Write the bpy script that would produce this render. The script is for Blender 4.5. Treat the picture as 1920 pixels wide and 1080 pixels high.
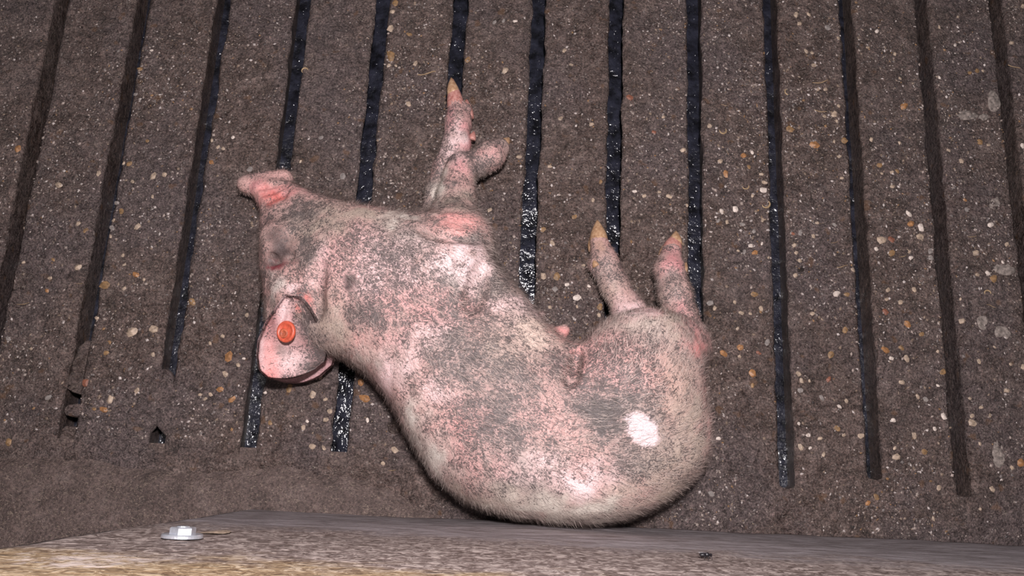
import bpy, bmesh, math, random
import numpy as np
from mathutils import Vector

for o in list(bpy.data.objects):
    bpy.data.objects.remove(o)
SC = bpy.context.scene
COL = SC.collection

# ------------------------------------------------------------------ camera
F_PX, CAM_H = 1450.0, 0.87832
ROT = (0.23458, -0.03194, 0.0464)
cam_d = bpy.data.cameras.new('camera')
cam_d.sensor_width = 36.0
cam_d.lens = 36.0 * F_PX / 1920.0
cam_d.clip_start = 0.01
cam = bpy.data.objects.new('camera', cam_d)
cam.location = (0, 0, CAM_H)
cam.rotation_euler = ROT
COL.objects.link(cam)
SC.camera = cam

# ------------------------------------------------------------------ light
world = bpy.data.worlds.new('barn_air')
SC.world = world
world.use_nodes = True
world.node_tree.nodes['Background'].inputs[0].default_value = (0.85, 0.88, 1.0, 1)
world.node_tree.nodes['Background'].inputs[1].default_value = 0.09
ld = bpy.data.lights.new('hand_torch', 'POINT')
ld.energy = 56.0
ld.color = (1.0, 0.94, 0.955)
ld.shadow_soft_size = 0.025
lo = bpy.data.objects.new('hand_torch', ld)
lo.location = (0.02, 0.14, 1.02)
COL.objects.link(lo)
SC.view_settings.view_transform = 'Standard'
SC.view_settings.look = 'None'
SC.view_settings.exposure = 0.0
SC.view_settings.gamma = 1.0
SC.view_settings.use_curve_mapping = False

# ------------------------------------------------------------------ helpers
rng = np.random.default_rng(7)
random.seed(7)
R3 = np.array(cam.rotation_euler.to_matrix())

def P(x, y, z=0.0):
    """world point at height z seen at photo pixel (x, y)"""
    d = R3 @ np.array([(x - 960) / F_PX, (540 - y) / F_PX, -1.0])
    t = (z - CAM_H) / d[2]
    return np.array([d[0] * t, d[1] * t, z])

def PW(x, y, yw):
    """world point on the upright plane Y = yw"""
    d = R3 @ np.array([(x - 960) / F_PX, (540 - y) / F_PX, -1.0])
    t = yw / d[1]
    return np.array([d[0] * t, yw, CAM_H + d[2] * t])

def _hash(ix, iy, iz, seed):
    n = (ix.astype(np.int64) * 374761393 + iy.astype(np.int64) * 668265263 + iz.astype(np.int64) * 2147483647 + seed * 144665) & 0xffffffff
    n = ((n ^ (n >> 13)) * 1274126177) & 0xffffffff
    n = (n ^ (n >> 16)) & 0xffff
    return n / 65535.0

def vnoise(p, scale, seed=0):
    q = np.asarray(p, float) * scale
    i = np.floor(q).astype(np.int64); f = q - i
    f = f * f * (3 - 2 * f)
    r = 0
    for a in (0, 1):
        for b in (0, 1):
            for c in (0, 1):
                w = (f[..., 0] if a else 1 - f[..., 0]) * (f[..., 1] if b else 1 - f[..., 1]) * (f[..., 2] if c else 1 - f[..., 2])
                r = r + w * _hash(i[..., 0] + a, i[..., 1] + b, i[..., 2] + c, seed)
    return r * 2 - 1

def fbm(p, scale, octv=3, seed=0):
    r, a = 0, 1.0
    for k in range(octv):
        r = r + a * vnoise(p, scale * 2 ** k, seed + k); a *= 0.5
    return r

def mesh_obj(name, verts, faces, mat=None, parent=None, smooth=True):
    me = bpy.data.meshes.new(name)
    me.from_pydata([tuple(v) for v in verts], [], [tuple(int(i) for i in f) for f in faces])
    me.update()
    if mat: me.materials.append(mat)
    if smooth: me.polygons.foreach_set('use_smooth', [True] * len(me.polygons))
    o = bpy.data.objects.new(name, me)
    COL.objects.link(o)
    if parent is not None: o.parent = parent
    return o

def bm_obj(name, bm, mat=None, parent=None, smooth=True):
    me = bpy.data.meshes.new(name)
    bmesh.ops.recalc_face_normals(bm, faces=bm.faces)
    bm.to_mesh(me); bm.free()
    if mat: me.materials.append(mat)
    if smooth: me.polygons.foreach_set('use_smooth', [True] * len(me.polygons))
    o = bpy.data.objects.new(name, me)
    COL.objects.link(o)
    if parent is not None: o.parent = parent
    return o

def tag(o, label=None, cat=None, group=None, kind=None):
    if label: o['label'] = label
    if cat: o['category'] = cat
    if group: o['group'] = group
    if kind: o['kind'] = kind
    return o

def empty(name, loc=(0, 0, 0)):
    o = bpy.data.objects.new(name, None)
    o.location = loc
    o.empty_display_size = 0.05
    COL.objects.link(o)
    return o

def set_color(o, cols, name='col'):
    me = o.data
    at = me.color_attributes.new(name, 'FLOAT_COLOR', 'POINT')
    at.data.foreach_set('color', np.asarray(cols, np.float32).ravel())

class NT:
    """small node tree writer"""
    def __init__(s, name):
        s.m = bpy.data.materials.new(name); s.m.use_nodes = True
        s.t = s.m.node_tree; s.b = s.t.nodes['Principled BSDF']
        s.pos = s.t.nodes.new('ShaderNodeNewGeometry').outputs['Position']
    def link(s, a, b): s.t.links.new(a, b)
    def mapping(s, sc):
        n = s.t.nodes.new('ShaderNodeMapping'); n.inputs['Scale'].default_value = sc
        s.link(s.pos, n.inputs[0]); return n.outputs[0]
    def noise(s, scale, detail=3, rough=0.55, vec=None, dist=0.0):
        n = s.t.nodes.new('ShaderNodeTexNoise')
        n.inputs['Scale'].default_value = scale; n.inputs['Detail'].default_value = detail
        n.inputs['Roughness'].default_value = rough; n.inputs['Distortion'].default_value = dist
        s.link(vec if vec is not None else s.pos, n.inputs['Vector']); return n.outputs['Fac']
    def voro(s, scale, out='Distance', feature='F1', vec=None):
        n = s.t.nodes.new('ShaderNodeTexVoronoi'); n.feature = feature
        n.inputs['Scale'].default_value = scale
        s.link(vec if vec is not None else s.pos, n.inputs['Vector']); return n.outputs[out]
    def ramp(s, fac, stops):
        n = s.t.nodes.new('ShaderNodeValToRGB'); e = n.color_ramp.elements
        while len(e) < len(stops): e.new(0.5)
        for el, (p, c) in zip(e, stops):
            el.position = p; el.color = c if len(c) == 4 else (*c, 1)
        s.link(fac, n.inputs[0]); return n.outputs[0]
    def step(s, fac, a, b):
        n = s.t.nodes.new('ShaderNodeMapRange'); n.interpolation_type = 'SMOOTHSTEP'
        n.inputs[1].default_value = a; n.inputs[2].default_value = b
        s.link(fac, n.inputs[0]); return n.outputs[0]
    def math(s, op, a, b=0.0):
        n = s.t.nodes.new('ShaderNodeMath'); n.operation = op
        for k, v in ((0, a), (1, b)):
            if isinstance(v, (int, float)): n.inputs[k].default_value = v
            else: s.link(v, n.inputs[k])
        return n.outputs[0]
    def mix(s, fac, a, b, mode='MIX'):
        n = s.t.nodes.new('ShaderNodeMix'); n.data_type = 'RGBA'; n.blend_type = mode
        for k, v in ((0, fac), (6, a), (7, b)):
            if isinstance(v, (int, float)): n.inputs[k].default_value = v
            elif isinstance(v, tuple): n.inputs[k].default_value = v if len(v) == 4 else (*v, 1)
            else: s.link(v, n.inputs[k])
        return n.outputs[2]
    def attr(s, name='col', out='Color'):
        n = s.t.nodes.new('ShaderNodeAttribute'); n.attribute_name = name; return n.outputs[out]
    def sepz(s):
        n = s.t.nodes.new('ShaderNodeSeparateXYZ'); s.link(s.pos, n.inputs[0]); return n.outputs
    def bump(s, h, strength=0.5, dist=0.001, prev=None):
        n = s.t.nodes.new('ShaderNodeBump')
        n.inputs['Strength'].default_value = strength; n.inputs['Distance'].default_value = dist
        s.link(h, n.inputs['Height'])
        if prev is not None: s.link(prev, n.inputs['Normal'])
        s.link(n.outputs[0], s.b.inputs['Normal']); return n.outputs[0]
    def color(s, c):
        if isinstance(c, tuple): s.b.inputs['Base Color'].default_value = (*c, 1)
        else: s.link(c, s.b.inputs['Base Color'])
    def rough(s, r):
        if isinstance(r, (int, float)): s.b.inputs['Roughness'].default_value = r
        else: s.link(r, s.b.inputs['Roughness'])

def plain(name, c, rough=0.6, var=0.25, scale=250, metal=0.0, spec=None):
    n = NT(name)
    f = n.noise(scale, 3)
    n.color(n.ramp(f, [(0.3, tuple(v * (1 - var) for v in c)), (0.7, tuple(min(1, v * (1 + var)) for v in c))]))
    n.rough(rough); n.b.inputs['Metallic'].default_value = metal
    if spec is not None: n.b.inputs['Specular IOR Level'].default_value = spec
    n.bump(f, 0.4, 0.0006)
    return n.m

# ------------------------------------------------------------------ surface materials
def mat_concrete():
    n = NT('dirty_concrete')
    big = n.noise(6, 4, 0.6)
    mid = n.noise(34, 5, 0.68, dist=0.5)
    clump = n.noise(115, 4, 0.7, dist=0.8)
    fine = n.noise(420, 4, 0.75)
    c = n.ramp(mid, [(0.32, (0.050, 0.035, 0.030)), (0.5, (0.092, 0.066, 0.060)), (0.68, (0.140, 0.107, 0.099))])
    c = n.mix(n.math('MULTIPLY', n.step(big, 0.44, 0.62), 0.7), c, (0.088, 0.069, 0.072), 'MIX')
    c = n.mix(0.75, c, n.ramp(clump, [(0.34, (0.20, 0.18, 0.17)), (0.5, (0.5, 0.49, 0.48)), (0.66, (0.82, 0.79, 0.76))]), 'OVERLAY')
    c = n.mix(0.85, c, n.ramp(fine, [(0.36, (0.14, 0.12, 0.11)), (0.5, (0.48, 0.47, 0.46)), (0.63, (0.97, 0.92, 0.88))]), 'OVERLAY')
    st = n.noise(250, 1, 0.4, vec=n.mapping((1.0, 2.4, 1.0)), dist=2.4)
    c = n.mix(n.math('MULTIPLY', n.step(st, 0.63, 0.69), 0.65), c, (0.31, 0.245, 0.205))
    vo = n.voro(210)
    pick = n.step(n.noise(60, 2, 0.6), 0.50, 0.60)
    c = n.mix(n.math('MULTIPLY', n.math('MULTIPLY', n.step(vo, 0.28, 0.14), pick), 0.6), c, (0.33, 0.275, 0.245))
    rust = n.math('MULTIPLY', n.step(n.noise(55, 2, 0.5), 0.64, 0.73), 0.5)
    c = n.mix(rust, c, (0.15, 0.075, 0.035))
    n.color(c)
    wet = n.math('ADD', n.math('MULTIPLY', n.noise(7, 3), 0.65), n.math('MULTIPLY', clump, 0.35))
    n.rough(n.ramp(wet, [(0.40, (0.22,) * 3), (0.58, (0.62,) * 3)]))
    n.b.inputs['Specular IOR Level'].default_value = 0.55
    h = n.math('ADD', n.math('MULTIPLY', clump, 1.0), n.math('ADD', n.math('MULTIPLY', fine, 0.35), n.math('MULTIPLY', mid, 0.8)))
    n.bump(h, 1.0, 0.0055)
    return n.m

def mat_slurry():
    n = NT('wet_slurry')
    a = n.noise(60, 3, 0.6); b = n.noise(300, 2, 0.6)
    n.color(n.ramp(a, [(0.35, (0.006, 0.006, 0.008)), (0.65, (0.026, 0.027, 0.040))]))
    n.rough(0.17)
    n.b.inputs['Specular IOR Level'].default_value = 0.55
    n.bump(n.math('ADD', a, n.math('MULTIPLY', b, 0.16)), 1.0, 0.004)
    return n.m

def mat_dung(name='caked_dung', dark=1.0):
    n = NT(name)
    a = n.noise(45, 5, 0.7); b = n.noise(340, 4, 0.75)
    c = n.ramp(a, [(0.3, (0.054 * dark, 0.036 * dark, 0.031 * dark)), (0.55, (0.098 * dark, 0.067 * dark, 0.059 * dark)), (0.75, (0.14 * dark, 0.103 * dark, 0.093 * dark))])
    c = n.mix(0.7, c, n.ramp(b, [(0.36, (0.15,) * 3), (0.64, (0.9,) * 3)]), 'OVERLAY')
    st = n.noise(230, 1, 0.4, vec=n.mapping((1.0, 2.2, 1.0)), dist=2.0)
    c = n.mix(n.math('MULTIPLY', n.step(st, 0.61, 0.68), 0.65), c, (0.27, 0.205, 0.16))
    n.color(c); n.rough(0.6)
    n.bump(n.math('ADD', a, n.math('MULTIPLY', b, 0.5)), 0.9, 0.004)
    return n.m

SPL = PW(165, 1050, -0.0503)[[0, 2]].tolist()
def mat_board():
    n = NT('soiled_board')
    z = n.sepz()[2]
    grain = n.noise(55, 4, 0.6, vec=n.mapping((0.55, 1.0, 1.6)))
    streak = n.noise(190, 3, 0.6, vec=n.mapping((0.7, 1.0, 1.0)))
    fl = n.noise(120, 3, 0.65, vec=n.mapping((1.0, 1.0, 0.8)), dist=1.4)
    grey = n.ramp(grain, [(0.34, (0.17, 0.138, 0.136)), (0.5, (0.29, 0.25, 0.255)), (0.66, (0.40, 0.35, 0.365))])
    grey = n.mix(n.math('MULTIPLY', n.step(streak, 0.58, 0.68), 0.55), grey, (0.42, 0.37, 0.36))
    brown = n.ramp(fl, [(0.36, (0.095, 0.062, 0.05)), (0.5, (0.23, 0.172, 0.155)), (0.62, (0.50, 0.41, 0.37))])
    zz = n.math('ADD', z, n.math('MULTIPLY', n.math('SUBTRACT', n.noise(14, 4, 0.7), 0.5), 0.22))
    x = n.sepz()[0]
    c = n.mix(n.step(n.math('ADD', zz, n.math('MULTIPLY', x, -0.12)), 0.21, 0.30), grey, brown)
    yellow = n.ramp(fl, [(0.34, (0.15, 0.085, 0.04)), (0.5, (0.33, 0.22, 0.11)), (0.64, (0.52, 0.40, 0.25))])
    yz = n.math('ADD', zz, n.math('MULTIPLY', x, -0.10))
    c = n.mix(n.math('MULTIPLY', n.step(yz, 0.435, 0.50), 0.8), c, yellow)
    # dried whitish splash left of the bolt
    dx = n.math('MULTIPLY', n.math('SUBTRACT', x, SPL[0]), 1 / 0.045); dz = n.math('MULTIPLY', n.math('SUBTRACT', z, SPL[1]), 1 / 0.035)
    rr = n.math('ADD', n.math('ADD', n.math('MULTIPLY', dx, dx), n.math('MULTIPLY', dz, dz)), n.math('MULTIPLY', n.math('SUBTRACT', n.noise(70, 5, 0.75), 0.5), 5.0))
    c = n.mix(n.math('MULTIPLY', n.step(rr, 0.8, -0.2), 0.8), c, (0.62, 0.52, 0.48))
    c = n.mix(n.step(zz, 0.03, -0.05), c, (0.085, 0.063, 0.055))
    n.color(c); n.rough(0.7)
    n.bump(n.math('ADD', grain, fl), 0.6, 0.003)
    return n.m

M_CON = mat_concrete(); M_SLURRY = mat_slurry(); M_DUNG = mat_dung(); M_BOARD = mat_board()
M_MUD = mat_dung('wet_mud', 0.8)

# ------------------------------------------------------------------ slatted floor
PITCH, GAP, X0 = 0.1, 0.0178, -0.66423
floor = empty('floor')
tag(floor, 'dirty brown concrete slatted pen floor with long parallel slots', 'floor', kind='structure')
slot_end = {k: 0.0 + 0.004 * math.sin(k * 2.3) for k in range(-6, 24)}
slot_end.update({2: 0.006, 3: 0.003, 4: 0.001, 5: 0.0, 9: 0.007, 10: -0.001, 11: 0.013, 12: -0.001})
YW = -0.0503        # front of the wall board
def build_slat(k):
    """slat between slot k and slot k+1"""
    xl, xr = X0 + PITCH * k, X0 + PITCH * (k + 1)
    ys = np.concatenate([np.arange(-0.34, -0.06, 0.02), np.arange(-0.06, -0.006, 0.005), np.arange(-0.006, 0.022, 0.0014), np.arange(0.022, 0.86, 0.005), np.arange(0.86, 1.3, 0.02)])
    t = np.linspace(-1, 1, 25)
    rows = []
    for y in ys:
        def half(side, kk):
            e = slot_end[kk]
            d = y - e
            g = GAP / 2 * 1.0
            if d <= 0: return 0.0
            if d < 0.007: return g * (1 - (1 - d / 0.007) ** 3.5) ** (1 / 3.5)
            return g
        l = xl + half(-1, k); r = xr - half(1, k + 1)
        cl, cr = (l > xl + 1e-4), (r < xr - 1e-4)
        dep = 0.075
        pts = []
        inl = 0.20 * dep if cl else 0.0; inr = 0.20 * dep if cr else 0.0
        pts.append((l + inl, -dep)); pts.append((l + inl * 0.5, -dep * 0.5)); pts.append((l + (0.0006 if cl else 0), -0.006))
        b = 0.0022
        for q in t:
            x = (l + r) / 2 + q * (r - l) / 2
            dz = 0.0
            de = min(x - l if cl else 1, r - x if cr else 1)
            if de < 0.004: dz = -b * (1 - de / 0.004) ** 2
            pts.append((x, dz))
        pts.append((r - (0.0006 if cr else 0), -0.006)); pts.append((r - inr * 0.5, -dep * 0.5)); pts.append((r - inr, -dep))
        rows.append([(x, y, z) for x, z in pts])
    V = np.array(rows); ny, nx = V.shape[:2]
    top = V[..., 2] > -0.004
    n1 = fbm(V, 28, 3, 3); n2 = fbm(V, 190, 2, 9)
    seam = np.minimum(np.abs(V[..., 0] - xl), np.abs(V[..., 0] - xr))
    V[..., 2] += np.where(top, 0.0008 * n1 + 0.0006 * n2, 0)
    ed = np.clip(1 - np.minimum(np.abs(V[..., 0] - V[:, 3:4, 0]), np.abs(V[..., 0] - V[:, -4:-3, 0])) / 0.01, 0, 1)
    openm = np.clip((V[..., 1] - 0.012) / 0.02, 0, 1)
    V[..., 0] += openm * ed * (0.0016 * fbm(V * np.array([3, 1, 0.2]), 45, 3, 20 + k) + 0.0007 * fbm(V, 260, 1, 5))
    f = [(j * nx + i, j * nx + i + 1, (j + 1) * nx + i + 1, (j + 1) * nx + i) for j in range(ny - 1) for i in range(nx - 1)]
    o = mesh_obj('slat', V.reshape(-1, 3), f, M_CON, floor)
    ev = np.empty(len(o.data.edges) * 2, np.int32); o.data.edges.foreach_get('vertices', ev); ev = ev.reshape(-1, 2)
    cols = ev % nx
    sh = ((cols[:, 0] == cols[:, 1]) & ((cols[:, 0] == 3) | (cols[:, 0] == nx - 4)) & (V.reshape(-1, 3)[ev[:, 0], 1] < 0.02))
    o.data.attributes.new('sharp_edge', 'BOOLEAN', 'EDGE').data.foreach_set('value', sh)
    return o
for k in range(-3, 17):
    build_slat(k)

# slurry under the slots
def grid(xs, ys, zf):
    X, Y = np.meshgrid(xs, ys)
    p = np.stack([X, Y, np.zeros_like(X)], -1)
    p[..., 2] = zf(p)
    ny, nx = X.shape
    f = [(j * nx + i, j * nx + i + 1, (j + 1) * nx + i + 1, (j + 1) * nx + i) for j in range(ny - 1) for i in range(nx - 1)]
    return p.reshape(-1, 3), f
v, f = grid(np.arange(-1.0, 1.1, 0.012), np.arange(-0.32, 1.3, 0.012), lambda p: -0.052 + 0.002 * fbm(p, 30, 3, 40))
v = v.tolist()
nb_ = 15 * 420
bk = X0 + PITCH * (np.arange(nb_) % 15); by = rng.uniform(0, .85, nb_); bx = bk + rng.uniform(-.018, .018, nb_)
bp_ = np.stack([bx, by, 0 * bx], 1)
ok_ = vnoise(np.stack([bk, by, 0 * bx], 1), 14, 45) > rng.uniform(-.9, .6, nb_)
bz_ = -0.0515 + 0.002 * fbm(bp_, 30, 3, 40)
for x, y, z in zip(bx[ok_], by[ok_], bz_[ok_]):
    r = random.choice((.0008, .001, .0013, .0018, .0026)) * random.uniform(.8, 1.2); e = random.uniform(.75, 1.4); hgt = r * random.uniform(.3, .6); ta = random.uniform(0, 3.14); ca, sa = math.cos(ta), math.sin(ta)
    b = len(v); v.append((x, y, z + hgt))
    for q, zq in ((.55, .72), (1.0, -.3)):
        for j in range(8):
            t = 2 * math.pi * j / 8
            du, dv_ = r * e * q * math.cos(t), r / e * q * math.sin(t)
            v.append((x + du * ca - dv_ * sa, y + du * sa + dv_ * ca, z + hgt * zq))
    for j in range(8):
        j2 = (j + 1) % 8
        f.append((b, b + 1 + j, b + 1 + j2)); f.append((b + 1 + j, b + 9 + j, b + 9 + j2, b + 1 + j2))
sl = mesh_obj('manure_slurry', v, f, M_SLURRY)
tag(sl, 'black glistening wet slurry lying below the floor slots', 'slurry', kind='stuff')

# caked dung ledge along the wall (left), thinning out to the right
def ledge_z(p):
    x, y = p[..., 0], p[..., 1]
    foot = -0.002 + 0.004 * np.sin(x * 23) + 0.003 * fbm(p, 30, 2, 61)
    foot = foot - np.clip((x + 0.17) / 0.14, 0, 1) ** 2 * 0.05
    t = np.clip((foot - y) / 0.024, 0, 1)
    z = 0.011 * (t * t * (3 - 2 * t)) - 0.003 + np.clip(foot - y - 0.02, 0, 1) * 0.05
    return z + 0.0012 * fbm(p, 45, 3, 62) + 0.0005 * fbm(p, 200, 2, 63)
v, f = grid(np.arange(-0.9, 0.03, 0.005), np.arange(-0.33, 0.016, 0.005), ledge_z)
led = mesh_obj('dung_ledge', v, f, M_DUNG)
tag(led, 'brown caked dung ledge along the foot of the wall board', 'dung', kind='stuff')

# ------------------------------------------------------------------ wall board
def board(name, x0, x1, y0, y1, z0, z1, mat):
    xs = np.linspace(x0, x1, 120); zs = np.linspace(z0, z1, 50)
    X, Z = np.meshgrid(xs, zs)
    p = np.stack([X, np.full_like(X, y1), Z], -1)
    p[..., 1] += 0.0011 * fbm(p, 12, 3, 71) + 0.0003 * fbm(p, 110, 2, 72)
    p[:, 0, 1] -= 0.002; p[-1, :, 1] -= 0.002
    ny, nx = X.shape
    V = p.reshape(-1, 3).tolist()
    F = [(j * nx + i + 1, j * nx + i, (j + 1) * nx + i, (j + 1) * nx + i + 1) for j in range(ny - 1) for i in range(nx - 1)]
    # back and edges
    b = len(V)
    V += [(x0, y0, z0), (x1, y0, z0), (x1, y0, z1), (x0, y0, z1)]
    F += [(b, b + 1, b + 2, b + 3)]
    F += [tuple([b] + [b + 3] + [j * nx for j in range(ny - 1, -1, -1)]),
          tuple([b + 2, b + 1] + [j * nx + nx - 1 for j in range(ny)]),
          tuple([b + 3, b + 2] + [(ny - 1) * nx + i for i in range(nx - 1, -1, -1)]),
          tuple([b + 1, b] + [i for i in range(nx)])]
    return mesh_obj(name, V, F, mat)
w = board('wall_front', -0.262, 1.25, YW - 0.035, YW, -0.004, 0.6, M_BOARD)
tag(w, 'soiled grey brown wooden wall board along the near edge', 'wall', kind='structure')
w2 = board('wall_recess', -1.25, -0.262, YW - 0.30, YW - 0.262, -0.004, 0.6, M_BOARD)
tag(w2, 'recessed dark soiled wall board behind the dung ledge', 'wall', kind='structure')

# ------------------------------------------------------------------ hex bolt on the board
def ring_solid(bm, rings):
    """rings: list of vertex-position lists; caps both ends"""
    vs = [[bm.verts.new(p) for p in r] for r in rings]
    for a, b in zip(vs[:-1], vs[1:]):
        n = len(a)
        for i in range(n):
            bm.faces.new((a[i], a[(i + 1) % n], b[(i + 1) % n], b[i]))
    bm.faces.new(vs[0][::-1]); bm.faces.new(vs[-1])
def disc_ring(r, y, n, rot=0.0):
    return [(r * math.cos(rot + 2 * math.pi * i / n), y, r * math.sin(rot + 2 * math.pi * i / n)) for i in range(n)]
M_ZINC = plain('zinc_steel', (0.72, 0.74, 0.80), 0.28, 0.08, 400, metal=0.75)
bp = PW(341, 1010, YW)
bolt = empty('hex_bolt', (bp[0], YW + 0.0006, bp[2]))
tag(bolt, 'shiny zinc hex head bolt with washer in the wall board', 'bolt')
k = (CAM_H - bp[2]) / F_PX
bm = bmesh.new(); R = 35 * k
ring_solid(bm, [disc_ring(R, 0, 40), disc_ring(R, 0.0016, 40), disc_ring(R * 0.96, 0.0024, 40), disc_ring(R * 0.5, 0.0026, 40)])
bm_obj('washer', bm, M_ZINC, bolt, smooth=False)
bm = bmesh.new(); R = 22 * k
ring_solid(bm, [disc_ring(R, 0.002, 6, math.pi / 6), disc_ring(R, 0.0060, 6, math.pi / 6), disc_ring(R * 0.9, 0.0067, 6, math.pi / 6)])
hd = bm_obj('hex_head', bm, M_ZINC, bolt, smooth=False)
bm = bmesh.new()
ring_solid(bm, [disc_ring(R * 0.5, 0.0065, 20), disc_ring(R * 0.48, 0.0072, 20), disc_ring(R * 0.35, 0.0074, 20)])
bm_obj('shank_end', bm, M_ZINC, bolt, smooth=False)

# ------------------------------------------------------------------ fly on the board
M_FLY = plain('fly_black', (0.012, 0.010, 0.012), 0.35, 0.3, 900)
M_WING = plain('fly_wing', (0.09, 0.08, 0.085), 0.3, 0.2, 900)
fp = PW(1326, 1049, YW)
fly = empty('fly', (fp[0], YW + 0.0009, fp[2]))
tag(fly, 'small black fly sitting on the grey wall board', 'fly')
def ellipsoid(bm, c, r, seg=12, rg=8):
    s = bmesh.ops.create_uvsphere(bm, u_segments=seg, v_segments=rg, radius=1.0)
    for q in s['verts']:
        q.co = Vector((q.co.x * r[0] + c[0], q.co.y * r[1] + c[1], q.co.z * r[2] + c[2]))
bm = bmesh.new(); ellipsoid(bm, (0, 0.0022, 0), (0.0019, 0.0016, 0.0014)); ellipsoid(bm, (-0.003, 0.002, 0), (0.0026, 0.0015, 0.0016))
bm_obj('body', bm, M_FLY, fly)
bm = bmesh.new(); ellipsoid(bm, (0.0024, 0.0021, 0), (0.0011, 0.0012, 0.0013)); bm_obj('head', bm, M_FLY, fly)
for s in (-1, 1):
    bm = bmesh.new()
    ring_solid(bm, [[(0.0 - 0.0001 * q, 0.0034, s * 0.0006) for q in range(3)][:1] * 1 + [(-0.0015, 0.0034, s * 0.0018), (-0.005, 0.0033, s * 0.0024), (-0.006, 0.0032, s * 0.0012), (-0.003, 0.0034, s * 0.0006)],
                    [(0.0, 0.0036, s * 0.0006), (-0.0015, 0.0036, s * 0.0018), (-0.005, 0.0035, s * 0.0024), (-0.006, 0.0034, s * 0.0012), (-0.003, 0.0036, s * 0.0006)]])
    bm_obj('wing', bm, M_WING, fly, smooth=False)
    for lx in (0.0012, 0.0, -0.0014):
        bm = bmesh.new()
        for (a, b) in (((lx, 0.0018, s * 0.0008), (lx * 1.6, 0.0026, s * 0.003)), ((lx * 1.6, 0.0026, s * 0.003), (lx * 2.0, -0.0006, s * 0.0042))):
            a, b = Vector(a), Vector(b)
            u = (b - a).normalized(); p1 = u.orthogonal().normalized() * 0.00022; p2 = u.cross(p1)
            ring_solid(bm, [[a + p1, a + p2, a - p1, a - p2], [b + p1, b + p2, b - p1, b - p2]])
        bm_obj('leg', bm, M_FLY, fly)

# ------------------------------------------------------------------ piglet
VOX = 0.0026
OUT = [(457, 345), (463, 336), (478, 330), (500, 329), (522, 331), (542, 337), (580, 352), (630, 372), (680, 389), (730, 403), (765, 407), (790, 410),
       (815, 425), (850, 432), (885, 440), (903, 468), (915, 500), (950, 527), (975, 550), (1000, 584), (1022, 612), (1050, 636), (1074, 655), (1084, 660),
       (1098, 640), (1128, 614), (1160, 603), (1200, 604), (1245, 604), (1275, 630), (1298, 680), (1308, 715), (1318, 760), (1324, 800), (1322, 842), (1305, 885),
       (1270, 917), (1225, 947), (1170, 970), (1110, 980), (1040, 977), (970, 969), (920, 957), (870, 935), (820, 895), (785, 845), (755, 795),
       (735, 755), (705, 715), (665, 685), (635, 667), (600, 660), (550, 655), (515, 640), (498, 600), (499, 560), (496, 530), (491, 500), (490, 450), (488, 405), (479, 378), (468, 360)]
ZS = 0.06
poly = np.array([P(x, y, 0.05 if i < 6 or x < 500 else 0.065)[:2] for i, (x, y) in enumerate(OUT)])
lo3 = np.array([-0.34, -0.09, -0.012]); hi3 = np.array([0.275, 0.475, 0.172])
nx, ny, nz = np.ceil((hi3 - lo3) / VOX).astype(int)
gx = lo3[0] + VOX * np.arange(nx); gy = lo3[1] + VOX * np.arange(ny); gz = lo3[2] + VOX * np.arange(nz)
GX, GY = np.meshgrid(gx, gy, indexing='ij')
def poly_sd(px, py, pl):
    d2 = np.full(px.shape, 1e9); ins = np.zeros(px.shape, bool)
    n = len(pl)
    for i in range(n):
        a, b = pl[i], pl[(i + 1) % n]
        e = b - a; wx, wy = px - a[0], py - a[1]
        t = np.clip((wx * e[0] + wy * e[1]) / (e @ e), 0, 1)
        d2 = np.minimum(d2, (wx - e[0] * t) ** 2 + (wy - e[1] * t) ** 2)
        c = (a[1] > py) != (b[1] > py)
        if abs(e[1]) > 1e-12:
            ins ^= c & (px < e[0] * (py - a[1]) / e[1] + a[0])
    return np.where(ins, np.sqrt(d2), -np.sqrt(d2))
# smooth the outline (Catmull-Rom)
def catmull(pl, m=6):
    n = len(pl); o = []
    for i in range(n):
        p0, p1, p2, p3 = pl[i - 1], pl[i], pl[(i + 1) % n], pl[(i + 2) % n]
        for j in range(m):
            t = j / m
            o.append(0.5 * (2 * p1 + (p2 - p0) * t + (2 * p0 - 5 * p1 + 4 * p2 - p3) * t * t + (3 * p1 - p0 - 3 * p2 + p3) * t ** 3))
    return np.array(o)
SD = poly_sd(GX, GY, catmull(poly, 3))
inside = SD > 0
u = np.zeros_like(SD)
red = (np.add.outer(np.arange(nx), np.arange(ny)) % 2 == 0)
om = 1.965
h2 = VOX * VOX
for it in range(420):
    for msk in (red, ~red):
        nb = np.zeros_like(u)
        nb[1:-1, 1:-1] = u[2:, 1:-1] + u[:-2, 1:-1] + u[1:-1, 2:] + u[1:-1, :-2]
        un = (nb + h2) / 4
        sel = inside & msk
        u[sel] += om * (un[sel] - u[sel])
g = 2 * np.sqrt(np.maximum(u, 0)) * 0.80
def field(ctrl, px, py, pw=3.0):
    num = 0; den = 0
    for (x, y, val) in ctrl:
        c = P(x, y, 0.06)
        w = 1.0 / (((px - c[0]) ** 2 + (py - c[1]) ** 2) + 0.0015) ** (pw / 2)
        num = num + w * val; den = den + w
    return num / den
Tf = field([(470, 345, .03), (510, 360, .034), (530, 420, .05), (560, 500, .056), (540, 590, .040), (560, 640, .036), (520, 630, .034), (640, 480, .068), (640, 600, .07), (760, 480, .074), (720, 600, .076), (850, 560, .078),
            (830, 700, .082), (950, 720, .084), (900, 850, .082), (1050, 820, .082), (1180, 800, .082), (1250, 700, .074), (1150, 700, .078), (1060, 640, .07), (970, 590, .074), (1280, 860, .078), (1100, 930, .08)], GX, GY)
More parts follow.
